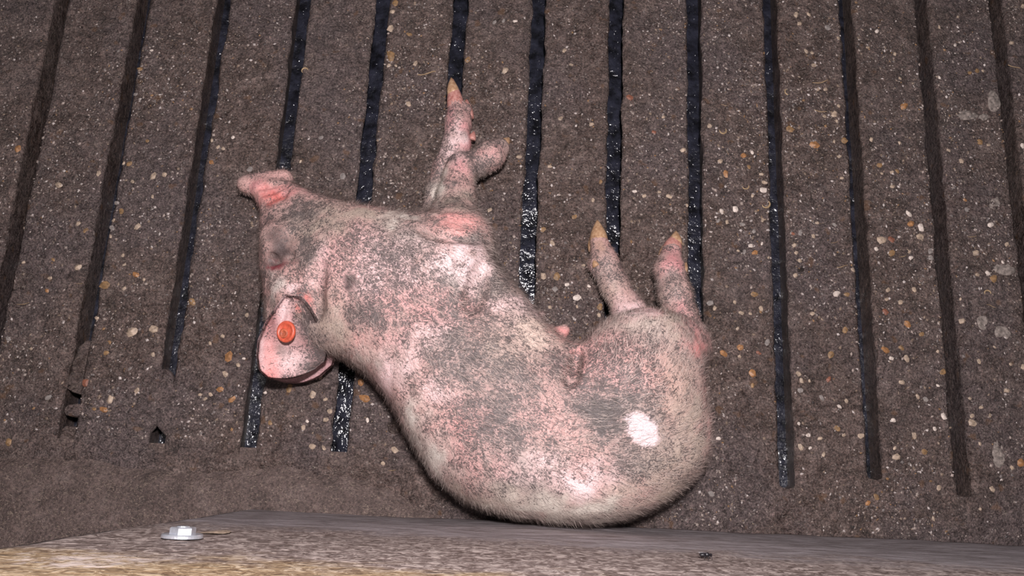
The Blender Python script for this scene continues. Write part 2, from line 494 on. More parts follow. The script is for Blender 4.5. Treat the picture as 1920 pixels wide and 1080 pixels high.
Zc = field([(470, 345, .030), (510, 360, .034), (530, 420, .046), (560, 500, .054), (540, 590, .044), (560, 640, .040), (520, 630, .038), (640, 480, .062), (640, 600, .066), (760, 480, .068), (720, 600, .070), (850, 560, .072),
            (830, 700, .074), (950, 720, .076), (900, 850, .074), (1050, 820, .074), (1180, 800, .074), (1250, 700, .07), (1150, 700, .07), (1060, 640, .066), (970, 590, .068), (1280, 860, .07), (1100, 930, .07)], GX, GY)
hh = g / (1 + (g / Tf) ** 3) ** (1 / 3)
H2 = np.where(inside, hh ** 2, 0.085 * SD)
d0, d1 = np.gradient(H2, VOX)
gm = np.sqrt(d0 ** 2 + d1 ** 2)
zz = gz[None, None, :] - Zc[:, :, None]
Fv = (zz ** 2 - H2[:, :, None]) / np.maximum(np.sqrt(4 * zz ** 2 + gm[:, :, None] ** 2), 0.05)
Fv = Fv.astype(np.float32)

def smin(a, b, k):
    h = np.maximum(k - np.abs(a - b), 0) / k
    return np.minimum(a, b) - h * h * k * 0.25
def box_idx(lo, hi):
    i0 = np.maximum(0, ((lo - lo3) / VOX).astype(int)); i1 = np.minimum([nx, ny, nz], ((hi - lo3) / VOX).astype(int) + 2)
    return tuple(slice(a, b) for a, b in zip(i0, i1))
def cone(a, b, ra, rb, k=0.012, op='add', flat=1.0):
    a, b = np.asarray(a, float), np.asarray(b, float)
    pad = max(ra, rb) + k + 0.006
    s = box_idx(np.minimum(a, b) - pad, np.maximum(a, b) + pad)
    X = gx[s[0]][:, None, None]; Y = gy[s[1]][None, :, None]; Z = gz[s[2]][None, None, :]
    e = b - a; ee = max(e @ e, 1e-9)
    wx, wy, wz = X - a[0], Y - a[1], Z - a[2]
    t = np.clip((wx * e[0] + wy * e[1] + wz * e[2]) / ee, 0, 1)
    d = np.sqrt((wx - e[0] * t) ** 2 + (wy - e[1] * t) ** 2 + ((wz - e[2] * t) / flat) ** 2) - (ra + (rb - ra) * t)
    if op == 'add': Fv[s] = smin(Fv[s], d, k)
    else: Fv[s] = -smin(-Fv[s], d, k)
def chain(nodes, k=0.012):
    q = [(P(x, y, z), r) for x, y, z, r in nodes]
    for (a, ra), (b, rb) in zip(q[:-1], q[1:]):
        cone(a, b, ra, rb, k)
def groove(pts, depth_z, r, k=0.005):
    q = [P(x, y, z) for x, y, z in pts]
    for a, b in zip(q[:-1], q[1:]): cone(a, b, r, r, k, 'cut')

def ztop(x, y):
    """height of the body surface seen at pixel (x, y)"""
    for z in np.arange(.17, .004, -.001):
        p = P(x, y, z); i = ((p - lo3) / VOX).round().astype(int)
        if (i >= 0).all() and (i < [nx, ny, nz]).all() and Fv[tuple(i)] < 0: return z
    return .02
def crease(pts, r, k=0.006, sink=0.0):
    q = []
    for (a, b), (c, d) in zip(pts[:-1], pts[1:]):
        for t in np.linspace(0, 1, 5)[:-1]: q.append((a + (c - a) * t, b + (d - b) * t))
    q.append(pts[-1])
    w = [P(x, y, ztop(x, y) - sink) for x, y in q]
    for a, b in zip(w[:-1], w[1:]): cone(a, b, r, r, k, 'cut')
# muscle masses
cone(P(835, 500, .085), P(855, 455, .08), .052, .040, .03)
cone(P(1180, 720, .088), P(1215, 670, .085), .055, .042, .035)
cone(P(640, 520, .07), P(690, 490, .075), .045, .045, .03)
# right foreleg (uppermost, folded)
chain([(852, 455, .078, .036), (851, 418, .066, .0275), (856, 368, .056, .0205), (862, 328, .050, .0165), (868, 314, .048, .0162)], .012)
chain([(866, 316, .048, .0155), (895, 308, .043, .0145), (920, 292, .039, .0158), (936, 279, .036, .0125)], .007)
# left foreleg (underneath, stretched)
chain([(812, 428, .030, .016), (817, 360, .022, .0130), (836, 312, .021, .0135), (856, 272, .020, .0158), (858, 232, .019, .0150), (855, 198, .017, .0108)], .007)
cone(P(868, 240, .017), P(875, 205, .015), .009, .0072, .006)
# right hind leg (uppermost)
chain([(1225, 665, .074, .044), (1272, 652, .060, .030), (1297, 648, .052, .0195)], .018)
chain([(1296, 648, .052, .019), (1281, 602, .045, .0178), (1266, 552, .039, .0185), (1255, 508, .033, .0175), (1259, 472, .027, .0112)], .008)
cone(P(1306, 655, .05), P(1316, 656, .048), .0125, .009, .008)
# left hind leg
chain([(1195, 640, .042, .026), (1184, 590, .032, .0185), (1152, 537, .025, .0160), (1133, 495, .022, .0168), (1124, 456, .019, .0108)], .008)
# teats and belly folds
cone(P(1050, 625, .058), P(1057, 620, .058), .0095, .0075, .006)
cone(P(1074, 652, .066), P(1082, 650, .066), .007, .005, .006)
cone(P(1012, 592, .05), P(1018, 588, .05), .006, .004, .006)
# snout rim and cheek
cone(P(461, 345, .032), P(530, 337, .034), .0105, .012, .006)
cone(P(461, 345, .036), P(466, 350, .036), .0085, .008, .005)
crease([(486, 352), (505, 349), (528, 343)], .0022, .004)
crease([(492, 364), (510, 360), (530, 351)], .0022, .004)
crease([(496, 377), (512, 372), (528, 364)], .002, .004)
crease([(534, 342), (538, 356), (530, 372)], .002, .004)
# eye: brow, lid bulge and closed lid line
zt = ztop(520, 465)
cone(P(508, 440, zt - .012), P(536, 438, zt - .008), .011, .011, .012)
cone(P(520, 466, zt - .012), P(526, 466, zt - .012), .0165, .0165, .006)
crease([(506, 486), (520, 492), (540, 488), (546, 478)], .003, .004)
crease([(508, 476), (522, 480), (538, 476)], .0014, .002)
# ear root
cone(P(540, 540, .085), P(552, 565, .088), .016, .016, .018)
# elbow and flank creases
crease([(792, 430), (815, 440), (850, 446), (898, 450)], .0026, .008)
crease([(1083, 664), (1076, 690), (1068, 715)], .0026, .010)
crease([(1083, 664), (1079, 680), (1074, 698)], .0022, .006)
crease([(906, 500), (898, 535), (884, 575)], .003, .014)
crease([(598, 500), (590, 545), (592, 590)], .003, .014)
# lies flat on the slats
Fv = np.maximum(Fv, (0.0012 - gz)[None, None, :].astype(np.float32))

def surface_nets(F, org, h):
    s = F < 0
    n0, n1, n2 = F.shape
    cnt = np.zeros((n0 - 1, n1 - 1, n2 - 1), np.int16)
    corners = [(a, b, c) for a in (0, 1) for b in (0, 1) for c in (0, 1)]
    sub = lambda A, o: A[o[0]:o[0] + n0 - 1, o[1]:o[1] + n1 - 1, o[2]:o[2] + n2 - 1]
    for o in corners: cnt += sub(s, o)
    act = (cnt > 0) & (cnt < 8)
    idx = -np.ones(act.shape, np.int64)
    ia = np.argwhere(act); idx[act] = np.arange(len(ia))
    acc = np.zeros((len(ia), 3)); num = np.zeros(len(ia))
    vals = {o: F[ia[:, 0] + o[0], ia[:, 1] + o[1], ia[:, 2] + o[2]] for o in corners}
    for o in corners:
        for ax in range(3):
            if o[ax] == 0:
                p = list(o); p[ax] = 1; p = tuple(p)
                a, b = vals[o], vals[p]
                m = (a < 0) != (b < 0)
                t = np.where(m, a / np.where(m, a - b, 1), 0)
                q = np.array(o, float)[None].repeat(len(ia), 0); q[:, ax] += t
                acc[m] += q[m]; num[m] += 1
    V = org + h * (ia + acc / num[:, None])
    quads = []
    for ax in range(3):
        b, c = (ax + 1) % 3, (ax + 2) % 3
        A = np.take(s, range(0, F.shape[ax] - 1), ax); B = np.take(s, range(1, F.shape[ax]), ax)
        for flip, m in ((False, A & ~B), (True, ~A & B)):
            e = np.argwhere(m)
            e = e[(e[:, b] > 0) & (e[:, c] > 0) & (e[:, b] < F.shape[b] - 1) & (e[:, c] < F.shape[c] - 1)]
            def cell(db, dc):
                q = e.copy(); q[:, b] += db; q[:, c] += dc
                return idx[q[:, 0], q[:, 1], q[:, 2]]
            Q = np.stack([cell(-1, -1), cell(0, -1), cell(0, 0), cell(-1, 0)], 1)
            if flip: Q = Q[:, ::-1]
            quads.append(Q)
    return V, np.concatenate(quads)
BV, BF = surface_nets(Fv, lo3 + 0.0, VOX)
def relax(V, Fq, n, lam=0.5):
    e = np.concatenate([Fq[:, [0, 1]], Fq[:, [1, 2]], Fq[:, [2, 3]], Fq[:, [3, 0]]])
    for _ in range(n):
        for l in (lam, -lam * 1.03):
            s = np.zeros_like(V); c = np.zeros(len(V))
            for k in range(3):
                s[:, k] = np.bincount(e[:, 0], V[e[:, 1], k], len(V)) + np.bincount(e[:, 1], V[e[:, 0], k], len(V))
            c = np.bincount(e[:, 0], minlength=len(V)) + np.bincount(e[:, 1], minlength=len(V))
            V = V + l * (s / c[:, None] - V)
    return V
BV = relax(BV, BF, 3)
def vnormals(V, Fq):
    n = np.cross(V[Fq[:, 2]] - V[Fq[:, 0]], V[Fq[:, 3]] - V[Fq[:, 1]])
    o = np.zeros_like(V)
    for i in range(4):
        for k in range(3): o[:, k] += np.bincount(Fq[:, i], n[:, k], len(V))
    return o / np.maximum(np.linalg.norm(o, axis=1, keepdims=True), 1e-12)
BN = vnormals(BV, BF)
# skin relief
BV = BV + BN * (0.0005 * fbm(BV, 130, 2, 5) + 0.0009 * fbm(BV, 40, 2, 6))[:, None]

# --- skin colouring: pink skin, soiling, bare marks; greyer folds, paler shoulder and lower back
PINK = (0.60, 0.315, 0.300); PALE = (0.80, 0.57, 0.56); GREY = (0.25, 0.195, 0.18); TAN = (0.42, 0.325, 0.27)
RED = (0.62, 0.16, 0.14); HOT = (0.78, 0.32, 0.30); DARK = (0.10, 0.082, 0.078); WHITE = (0.82, 0.62, 0.62); ROSE = (0.60, 0.27, 0.27)
# x, y, rx, ry (pixels), colour, strength, dirt (0..1)
PATCH = [
    (600, 420, 70, 60, TAN, .8, .5), (560, 395, 40, 28, GREY, .7, .8), (690, 405, 80, 18, TAN, .9, .25), (750, 412, 40, 12, (.6, .52, .46), .9, .1),
    (500, 350, 34, 22, HOT, .9, .1), (508, 362, 22, 14, RED, .9, .1), (468, 344, 14, 12, ROSE, .9, .1), (545, 350, 24, 14, ROSE, .6, .2),
    (570, 470, 22, 30, GREY, .8, .9), (600, 490, 16, 40, PALE, .8, .2),
    (505, 530, 14, 40, (.52, .46, .42), .8, .2), (545, 530, 24, 16, PALE, .7, .4), (560, 545, 22, 12, (.26, .13, .12), .8, .5), (556, 562, 16, 12, RED, .7, .2),
    (640, 500, 50, 60, PINK, .7, .55), (690, 470, 60, 30, PINK, .6, .7), (740, 500, 90, 60, PALE, .65, .8), (620, 600, 34, 50, TAN, .8, .2), (655, 525, 12, 9, (.06, .04, .04), 1.0, 0),
    (688, 588, 28, 34, GREY, .95, 1.0), (735, 470, 30, 14, GREY, .6, .8), (870, 495, 44, 40, WHITE, .75, .1), (850, 430, 42, 20, HOT, .75, .15), (812, 428, 24, 12, GREY, .7, .8),
    (885, 455, 22, 12, GREY, .7, .9), (850, 380, 34, 30, TAN, .8, .6), (858, 312, 26, 14, ROSE, .8, .15), (850, 345, 26, 18, GREY, .6, .7),
    (760, 590, 70, 50, PINK, .7, .6), (850, 590, 60, 40, PINK, .7, .7), (800, 640, 60, 30, PALE, .5, .5), (740, 690, 40, 26, PALE, .7, .2), (810, 740, 34, 24, PALE, .7, .3),
    (860, 680, 50, 40, GREY, .75, .95), (960, 580, 50, 30, PALE, .6, .35), (940, 650, 70, 60, TAN, .5, .8), (1000, 640, 50, 34, (.62, .47, .40), .8, .35), (1055, 622, 20, 16, HOT, .85, .05),
    (1078, 652, 14, 12, HOT, .7, .1), (1060, 700, 26, 50, GREY, .5, .9), (1150, 690, 90, 60, PINK, .5, .75), (1140, 780, 60, 34, GREY, .85, 1.0), (900, 790, 80, 50, GREY, .55, .95),
    (960, 760, 60, 60, GREY, .4, .9), (850, 800, 50, 40, HOT, .35, .6), (1250, 740, 50, 60, (.62, .40, .34), .75, .35), (1290, 800, 40, 80, TAN, .8, .3), (1240, 870, 70, 40, TAN, .8, .4),
    (1090, 905, 60, 26, WHITE, .75, .15), (1000, 880, 60, 30, PALE, .5, .5), (900, 870, 60, 30, PINK, .5, .5), (1180, 870, 50, 40, GREY, .5, .8),
    (900, 935, 70, 28, TAN, .9, .15), (1000, 960, 90, 24, (.56, .49, .43), .9, .1), (1110, 965, 90, 24, (.56, .49, .43), .9, .1), (1220, 930, 70, 24, TAN, .9, .15), (810, 870, 30, 50, (.55, .48, .43), .9, .1), (770, 800, 24, 50, (.55, .48, .43), .8, .1),
    (720, 720, 30, 30, PALE, .8, .1), (660, 670, 40, 18, (.52, .45, .40), .8, .2),
    (1305, 650, 24, 22, HOT, .9, .05), (1180, 585, 30, 30, PALE, .85, .15), (1190, 598, 12, 5, DARK, .9, .6), (1200, 620, 60, 20, (.55, .45, .39), .8, .3), (1280, 600, 26, 40, ROSE, .6, .4), (1245, 590, 16, 60, TAN, .8, .3),
    (1265, 480, 22, 26, ROSE, .7, .3), (1240, 510, 18, 26, GREY, .6, .6), (1135, 500, 26, 36, (.36, .27, .24), .8, .5), (1150, 545, 20, 24, TAN, .8, .3), (1120, 455, 18, 14, (.45, .28, .22), .7, .2),
    (858, 260, 26, 50, PALE, .75, .3), (845, 215, 14, 24, (.5, .25, .25), .7, .6), (875, 240, 12, 40, ROSE, .7, .2), (848, 300, 10, 12, DARK, .6, .6), (820, 350, 12, 50, (.58, .50, .44), .9, .1),
    (920, 290, 30, 20, (.55, .30, .28), .8, .45), (895, 312, 24, 16, GREY, .6, .6), (905, 330, 20, 10, TAN, .7, .2),
    (522, 462, 29, 31, (.085, .06, .058), 1.0, .1), (519, 489, 22, 8, (.20, .04, .05), 1.0, 0),
]
def paint(V):
    base = np.array((0.47, 0.305, 0.275))
    n = fbm(V, 22, 3, 11)[:, None]
    col = base + n * np.array((0.16, 0.05, 0.05))
    dirt = 0.56 + 0.25 * fbm(V, 26, 3, 15)
    wob = np.stack([fbm(V, 55, 3, 31), fbm(V, 55, 3, 32)], 1) * 0.010
    NOMOD = {(522, 462), (519, 489), (1305, 650), (500, 350), (508, 362), (688, 588), (850, 430), (556, 562), (655, 525), (1180, 585), (1190, 598), (858, 312), (1055, 622)}
    mod = np.clip(1.0 + 0.75 * fbm(V, 75, 3, 33), 0.05, 1.35)
    for (x, y, rx, ry, c, s, d) in PATCH:
        zc = float(np.clip(field(HTOP, *P(x, y, .1)[:2]), 0.02, 0.17))
        ctr = P(x, y, zc); k = (CAM_H - zc) / F_PX * 0.98
        q = ((V[:, 0] + wob[:, 0] - ctr[0]) / (rx * k)) ** 2 + ((V[:, 1] + wob[:, 1] - ctr[1]) / (ry * k)) ** 2
        w = np.clip(s * np.exp(-(q * 0.75) ** 1.5) * (1.0 if (x, y) in NOMOD else mod), 0, 1)
        col = col + w[:, None] * (np.array(c) - col); dirt = dirt + w * (d - dirt)
    return col, dirt
HTOP = [(460, 345, .05), (510, 360, .065), (520, 460, .1), (600, 450, .12), (540, 600, .1), (640, 560, .135), (730, 480, .14), (700, 650, .13), (780, 600, .15), (900, 560, .145), (850, 400, .1), (860, 320, .066),
        (930, 285, .055), (850, 220, .035), (820, 350, .035), (950, 720, .158), (850, 800, .15), (1050, 820, .156), (1000, 930, .12), (1200, 800, .156), (1300, 800, .09), (1150, 700, .15), (1240, 660, .11), (1300, 650, .07), (1265, 520, .052), (1140, 520, .04), (1190, 600, .06), (1060, 625, .07), (770, 760, .1), (1220, 930, .1), (900, 920, .11)]
bcol, bdirt = paint(BV)
# bald pale mark on the ham with a crisp edge
def spot(V, x, y, z, rx, ry, ang, seed=77):
    c = P(x, y, z); k = (CAM_H - z) / F_PX
    dx, dy = (V[:, 0] - c[0]) / k, (V[:, 1] - c[1]) / k
    ca, sa = math.cos(ang), math.sin(ang)
    q = np.sqrt(((dx * ca + dy * sa) / rx) ** 2 + ((-dx * sa + dy * ca) / ry) ** 2) + 0.14 * fbm(V, 160, 2, seed)
    return np.clip((1.12 - q) / 0.24, 0, 1)
wsp = spot(BV, 1209, 803, .156, 36, 26, -0.7)
bcol = bcol + wsp[:, None] * (np.array((.72, .58, .59)) - bcol); bdirt = bdirt * (1 - wsp)

def mat_skin(name='piglet_skin', hairy=1.0):
    n = NT(name)
    col = n.attr('col'); dirt = n.attr('col', 'Alpha')
    a = n.noise(330, 3, 0.7, dist=1.2); b = n.noise(75, 3, 0.65); c = n.noise(640, 2, 0.6)
    v = n.math('ADD', n.math('MULTIPLY', a, 0.72), n.math('MULTIPLY', b, 0.28))
    thr = n.math('ADD', n.math('MULTIPLY', dirt, 0.22), v)       # 0.2 .. 1.1
    fac = n.math('MULTIPLY', n.step(thr, 0.57, 0.68), 0.92)
    cc = n.mix(fac, col, (0.085, 0.068, 0.066))
    cc = n.mix(0.55, cc, n.ramp(c, [(0.3, (0.32,) * 3), (0.7, (0.7,) * 3)]), 'OVERLAY')
    n.color(cc); n.rough(0.5)
    n.b.inputs['Specular IOR Level'].default_value = 0.4
    n.b.inputs['Subsurface Weight'].default_value = 0.0
    n.bump(n.math('ADD', a, n.math('MULTIPLY', c, 0.6)), 0.6, 0.0012)
    return n.m
M_SKIN = mat_skin()

base = P(950, 720, 0)
pig = empty('piglet', (0, 0, 0))
tag(pig, 'dirty pink piglet lying on its side on the slatted floor', 'piglet')
body = mesh_obj('body', BV, BF, M_SKIN, pig)
set_color(body, np.concatenate([bcol, bdirt[:, None]], 1))

# --- ears
def ear_surface(name, rows, zfun, thick, mat, label, colfn):
    """rows: list of (s, left px, right px)"""
    ns, nt = 34, 30
    S = np.linspace(0, 1, ns); T = np.linspace(-1, 1, nt)
    ks = [r[0] for r in rows]
    top = []
    for s in S:
        l = [np.interp(s, ks, [r[1][i] for r in rows]) for i in (0, 1)]
        r = [np.interp(s, ks, [q[2][i] for q in rows]) for i in (0, 1)]
        for t in T:
            m = (t + 1) / 2
            bow = 8.0 * (1 - t * t) * max(0, s - 0.7) / 0.3
            x = l[0] + (r[0] - l[0]) * m; y = l[1] + (r[1] - l[1]) * m + bow
            top.append(P(x, y, zfun(s, t)))
    top = np.array(top)
    f = np.array([(j * nt + i, (j + 1) * nt + i, (j + 1) * nt + i + 1, j * nt + i + 1) for j in range(ns - 1) for i in range(nt - 1)])
    n = vnormals(top, f)
    top = top + n * (0.0006 * fbm(top, 140, 2, 88))[:, None]
    bot = top - n * thick
    nv = len(top)
    F = [tuple(q) for q in f] + [tuple(nv + q[::-1]) for q in f]
    rim = [i for i in range(nt)] + [j * nt + nt - 1 for j in range(1, ns)] + [(ns - 1) * nt + i for i in range(nt - 2, -1, -1)] + [j * nt for j in range(ns - 2, 0, -1)]
    mid = (top + bot) / 2
    # rounded rim: one extra ring pushed outwards
    cen = mid.mean(0)
    rv = []
    for a in rim:
        d = mid[a] - cen; d[2] = 0; d /= max(np.linalg.norm(d), 1e-6)
        rv.append(mid[a] + d * thick * 0.45)
    V = np.concatenate([top, bot, np.array(rv)])
    m = len(rim)
    for i in range(m):
        a, b = rim[i], rim[(i + 1) % m]
        F.append((b, a, 2 * nv + i, 2 * nv + (i + 1) % m)); F.append((nv + a, nv + b, 2 * nv + (i + 1) % m, 2 * nv + i))
    o = mesh_obj(name, V, F, mat, pig)
    c, d = colfn(V)
    set_color(o, np.concatenate([c, d[:, None]], 1))
    if label: o['label'] = label
    return o
EROWS = [(0, (536, 556), (562, 560)), (.15, (516, 583), (582, 582)), (.35, (498, 611), (598, 612)), (.55, (487, 640), (606, 640)), (.75, (484, 668), (612, 660)), (.9, (488, 693), (609, 677)), (1.0, (504, 707), (592, 691))]
def ear_z(s, t):
    rim = .112 - .038 * s ** 1.1
    cup = .011 * math.sin(math.pi * min(1, s * 0.75 + .1)) * (1 - t * t)
    fold = 0.004 * math.exp(-((t + .45) / .16) ** 2) * math.sin(math.pi * min(1, s * 1.5)) + 0.003 * math.exp(-((t - .05) / .1) ** 2) * max(0, 1 - s * 2)
    return rim - cup + fold - 0.010 * max(0, t) ** 2 * s
EP = [(520, 600, 22, 34, ROSE, .8, .3), (540, 590, 16, 30, PALE, .8, .15), 
      (545, 675, 34, 22, PALE, .85, .2), (500, 675, 16, 36, HOT, .85, .15), (500, 700, 14, 10, RED, .6, .4), (525, 655, 12, 14, GREY, .7, .5), (575, 640, 14, 10, ROSE, .7, .3), (490, 650, 8, 60, (.60, .42, .42), .8, .1), (585, 605, 26, 50, (.20, .155, .145), 1.0, .8), (602, 655, 24, 34, (.12, .085, .08), 1.0, .8), (580, 687, 26, 13, (.16, .11, .10), .9, .9), (540, 600, 9, 26, (.70, .50, .50), .8, .1), (518, 612, 7, 24, (.25, .12, .12), .8, .3)]
def ear_col(V):
    col = np.array((.56, .32, .31)) + fbm(V, 60, 3, 91)[:, None] * np.array((.10, .05, .05)); d = 0.45 + 0.35 * fbm(V, 60, 2, 92)
    for (x, y, rx, ry, c, s, dd) in EP:
        ctr = P(x, y, .085); k = (CAM_H - .085) / F_PX
        q = ((V[:, 0] - ctr[0]) / (rx * k)) ** 2 + ((V[:, 1] - ctr[1]) / (ry * k)) ** 2
        w = s * np.exp(-q); col = col + w[:, None] * (np.array(c) - col); d = d + w * (dd - d)
    return col, d
ear1 = ear_surface('ear', EROWS, ear_z, .0034, M_SKIN, 'pink upper ear with its hollow turned up', ear_col)
EROWS2 = [(0, (560, 600), (612, 620)), (.3, (530, 650), (622, 645)), (.6, (512, 690), (626, 664)), (.85, (505, 707), (622, 684)), (1.0, (528, 714), (598, 704))]
ear2 = ear_surface('ear', EROWS2, lambda s, t: .058 - .032 * s + .004 * t * t, .0036, M_SKIN, 'lower ear showing as a rim under the upper one',
                   lambda V: (np.array((.42, .235, .24)) + fbm(V, 60, 2, 95)[:, None] * .05, 0.15 + 0.1 * fbm(V, 60, 2, 96)))

# --- ear tag (orange button)
M_TAG = plain('orange_tag', (0.55, 0.095, 0.05), 0.45, 0.25, 300)
M_TAGD = plain('soiled_tag', (0.36, 0.085, 0.04), 0.6, 0.5, 380)
def tagz(x, y): return .088
tc = P(537, 622, .0965)
tg = empty('ear_tag', tuple(tc)); tg.parent = ear1; tg.rotation_euler = (0.10, -0.28, 0.05)
tg['label'] = 'orange round button tag'
def zring(r, z, n=32, sx=0.92): return [(r * sx * math.cos(2 * math.pi * i / n), r * math.sin(2 * math.pi * i / n), z) for i in range(n)]
kk = (CAM_H - .09) / F_PX; R = 20.5 * kk
bm = bmesh.new()
ring_solid(bm, [zring(R * .92, -.002), zring(R, -.0006), zring(R, .0014), zring(R * .9, .0028), zring(R * .74, .0026), zring(R * .66, .0014), zring(R * .45, .0014)])
bpy_tag_mesh = bm_obj('ear_tag', bm, M_TAG, ear1)
bpy_tag_mesh.location = tg.location; bpy_tag_mesh.rotation_euler = tg.rotation_euler; bpy_tag_mesh['label'] = 'orange round button tag'
bpy.data.objects.remove(tg)
bm = bmesh.new()
off = Vector((-.0022, -.0018, 0))
ring_solid(bm, [[Vector(p) + off for p in zring(R * a, z, 20, 1)] for a, z in ((.46, .0004), (.46, .0018), (.36, .0026), (.26, .0025), (.2, .0016), (.1, .0016))])
stud = bm_obj('tag_stud', bm, M_TAGD, ear1)
stud.location = bpy_tag_mesh.location; stud.rotation_euler = bpy_tag_mesh.rotation_euler

# --- hooves
def mat_hoof():
    n = NT('horn_hoof')
    f = n.noise(260, 3, 0.6)
    n.color(n.ramp(f, [(0.3, (0.30, 0.16, 0.085)), (0.55, (0.48, 0.29, 0.17)), (0.75, (0.60, 0.42, 0.28))])); n.rough(0.45)
    n.bump(f, 0.4, 0.0008); return n.m
def mat_hoofp():
    n = NT('pink_hoof')
    f = n.noise(260, 3, 0.6)
    n.color(n.ramp(f, [(0.3, (0.36, 0.13, 0.11)), (0.6, (0.56, 0.28, 0.24))])); n.rough(0.45)
    n.bump(f, 0.4, 0.0008); return n.m
M_HOOF = mat_hoof(); M_HOOFP = mat_hoofp()
def claw(a, b, ra, mat, bend=0.0, name='hoof'):
    """horn claw from root a to tip b (px,py,z)"""
    A, B = Vector(P(*a)), Vector(P(*b))
    d = (B - A); L = d.length; d.normalize()
    side = d.cross(Vector((0, 0, 1))).normalized(); up = side.cross(d)
    bm = bmesh.new(); rings = []
    for i in range(9):
        t = i / 8
        r = ra * (1 - t ** 1.7) * (1 + 0.12 * math.sin(t * 3.1)) + ra * 0.10
        c = A + d * L * t + side * bend * L * t * t
        rings.append([c + side * (r * math.cos(q)) + up * (r * 0.95 * math.sin(q) * (1 if math.sin(q) > 0 else 0.75)) for q in [2 * math.pi * j / 14 for j in range(14)]])
    ring_solid(bm, rings)
    return bm_obj(name, bm, mat, pig)
claw((856, 205, .018), (845, 149, .012), .0095, M_HOOFP, .06)
claw((851, 178, .016), (844, 146, .011), .0070, M_HOOF, .05)
claw((876, 222, .014), (875, 186, .010), .0074, M_HOOFP)
claw((926, 287, .038), (954, 260, .032), .0100, M_HOOFP, -.05)
claw((928, 300, .030), (955, 280, .024), .0085, M_HOOFP, -.05)
claw((943, 272, .036), (955, 258, .032), .0058, M_HOOF)
claw((1259, 474, .027), (1266, 436, .020), .0102, M_HOOFP, .05)
claw((1266, 458, .025), (1267, 433, .020), .0072, M_HOOF, .02)
claw((1248, 482, .018), (1252, 452, .012), .0080, M_HOOF)
claw((1124, 458, .019), (1117, 413, .013), .0098, M_HOOF, .06)
claw((1116, 470, .010), (1108, 440, .008), .0072, M_HOOF)
claw((1119, 500, .034), (1113, 486, .032), .0042, M_HOOF, 0, 'dewclaw')
claw((1281, 508, .040), (1287, 492, .036), .0042, M_HOOF, 0, 'dewclaw')
claw((884, 262, .020), (889, 246, .018), .0044, M_HOOFP, 0, 'dewclaw')
claw((915, 312, .030), (930, 312, .026), .0042, M_HOOFP, 0, 'dewclaw')

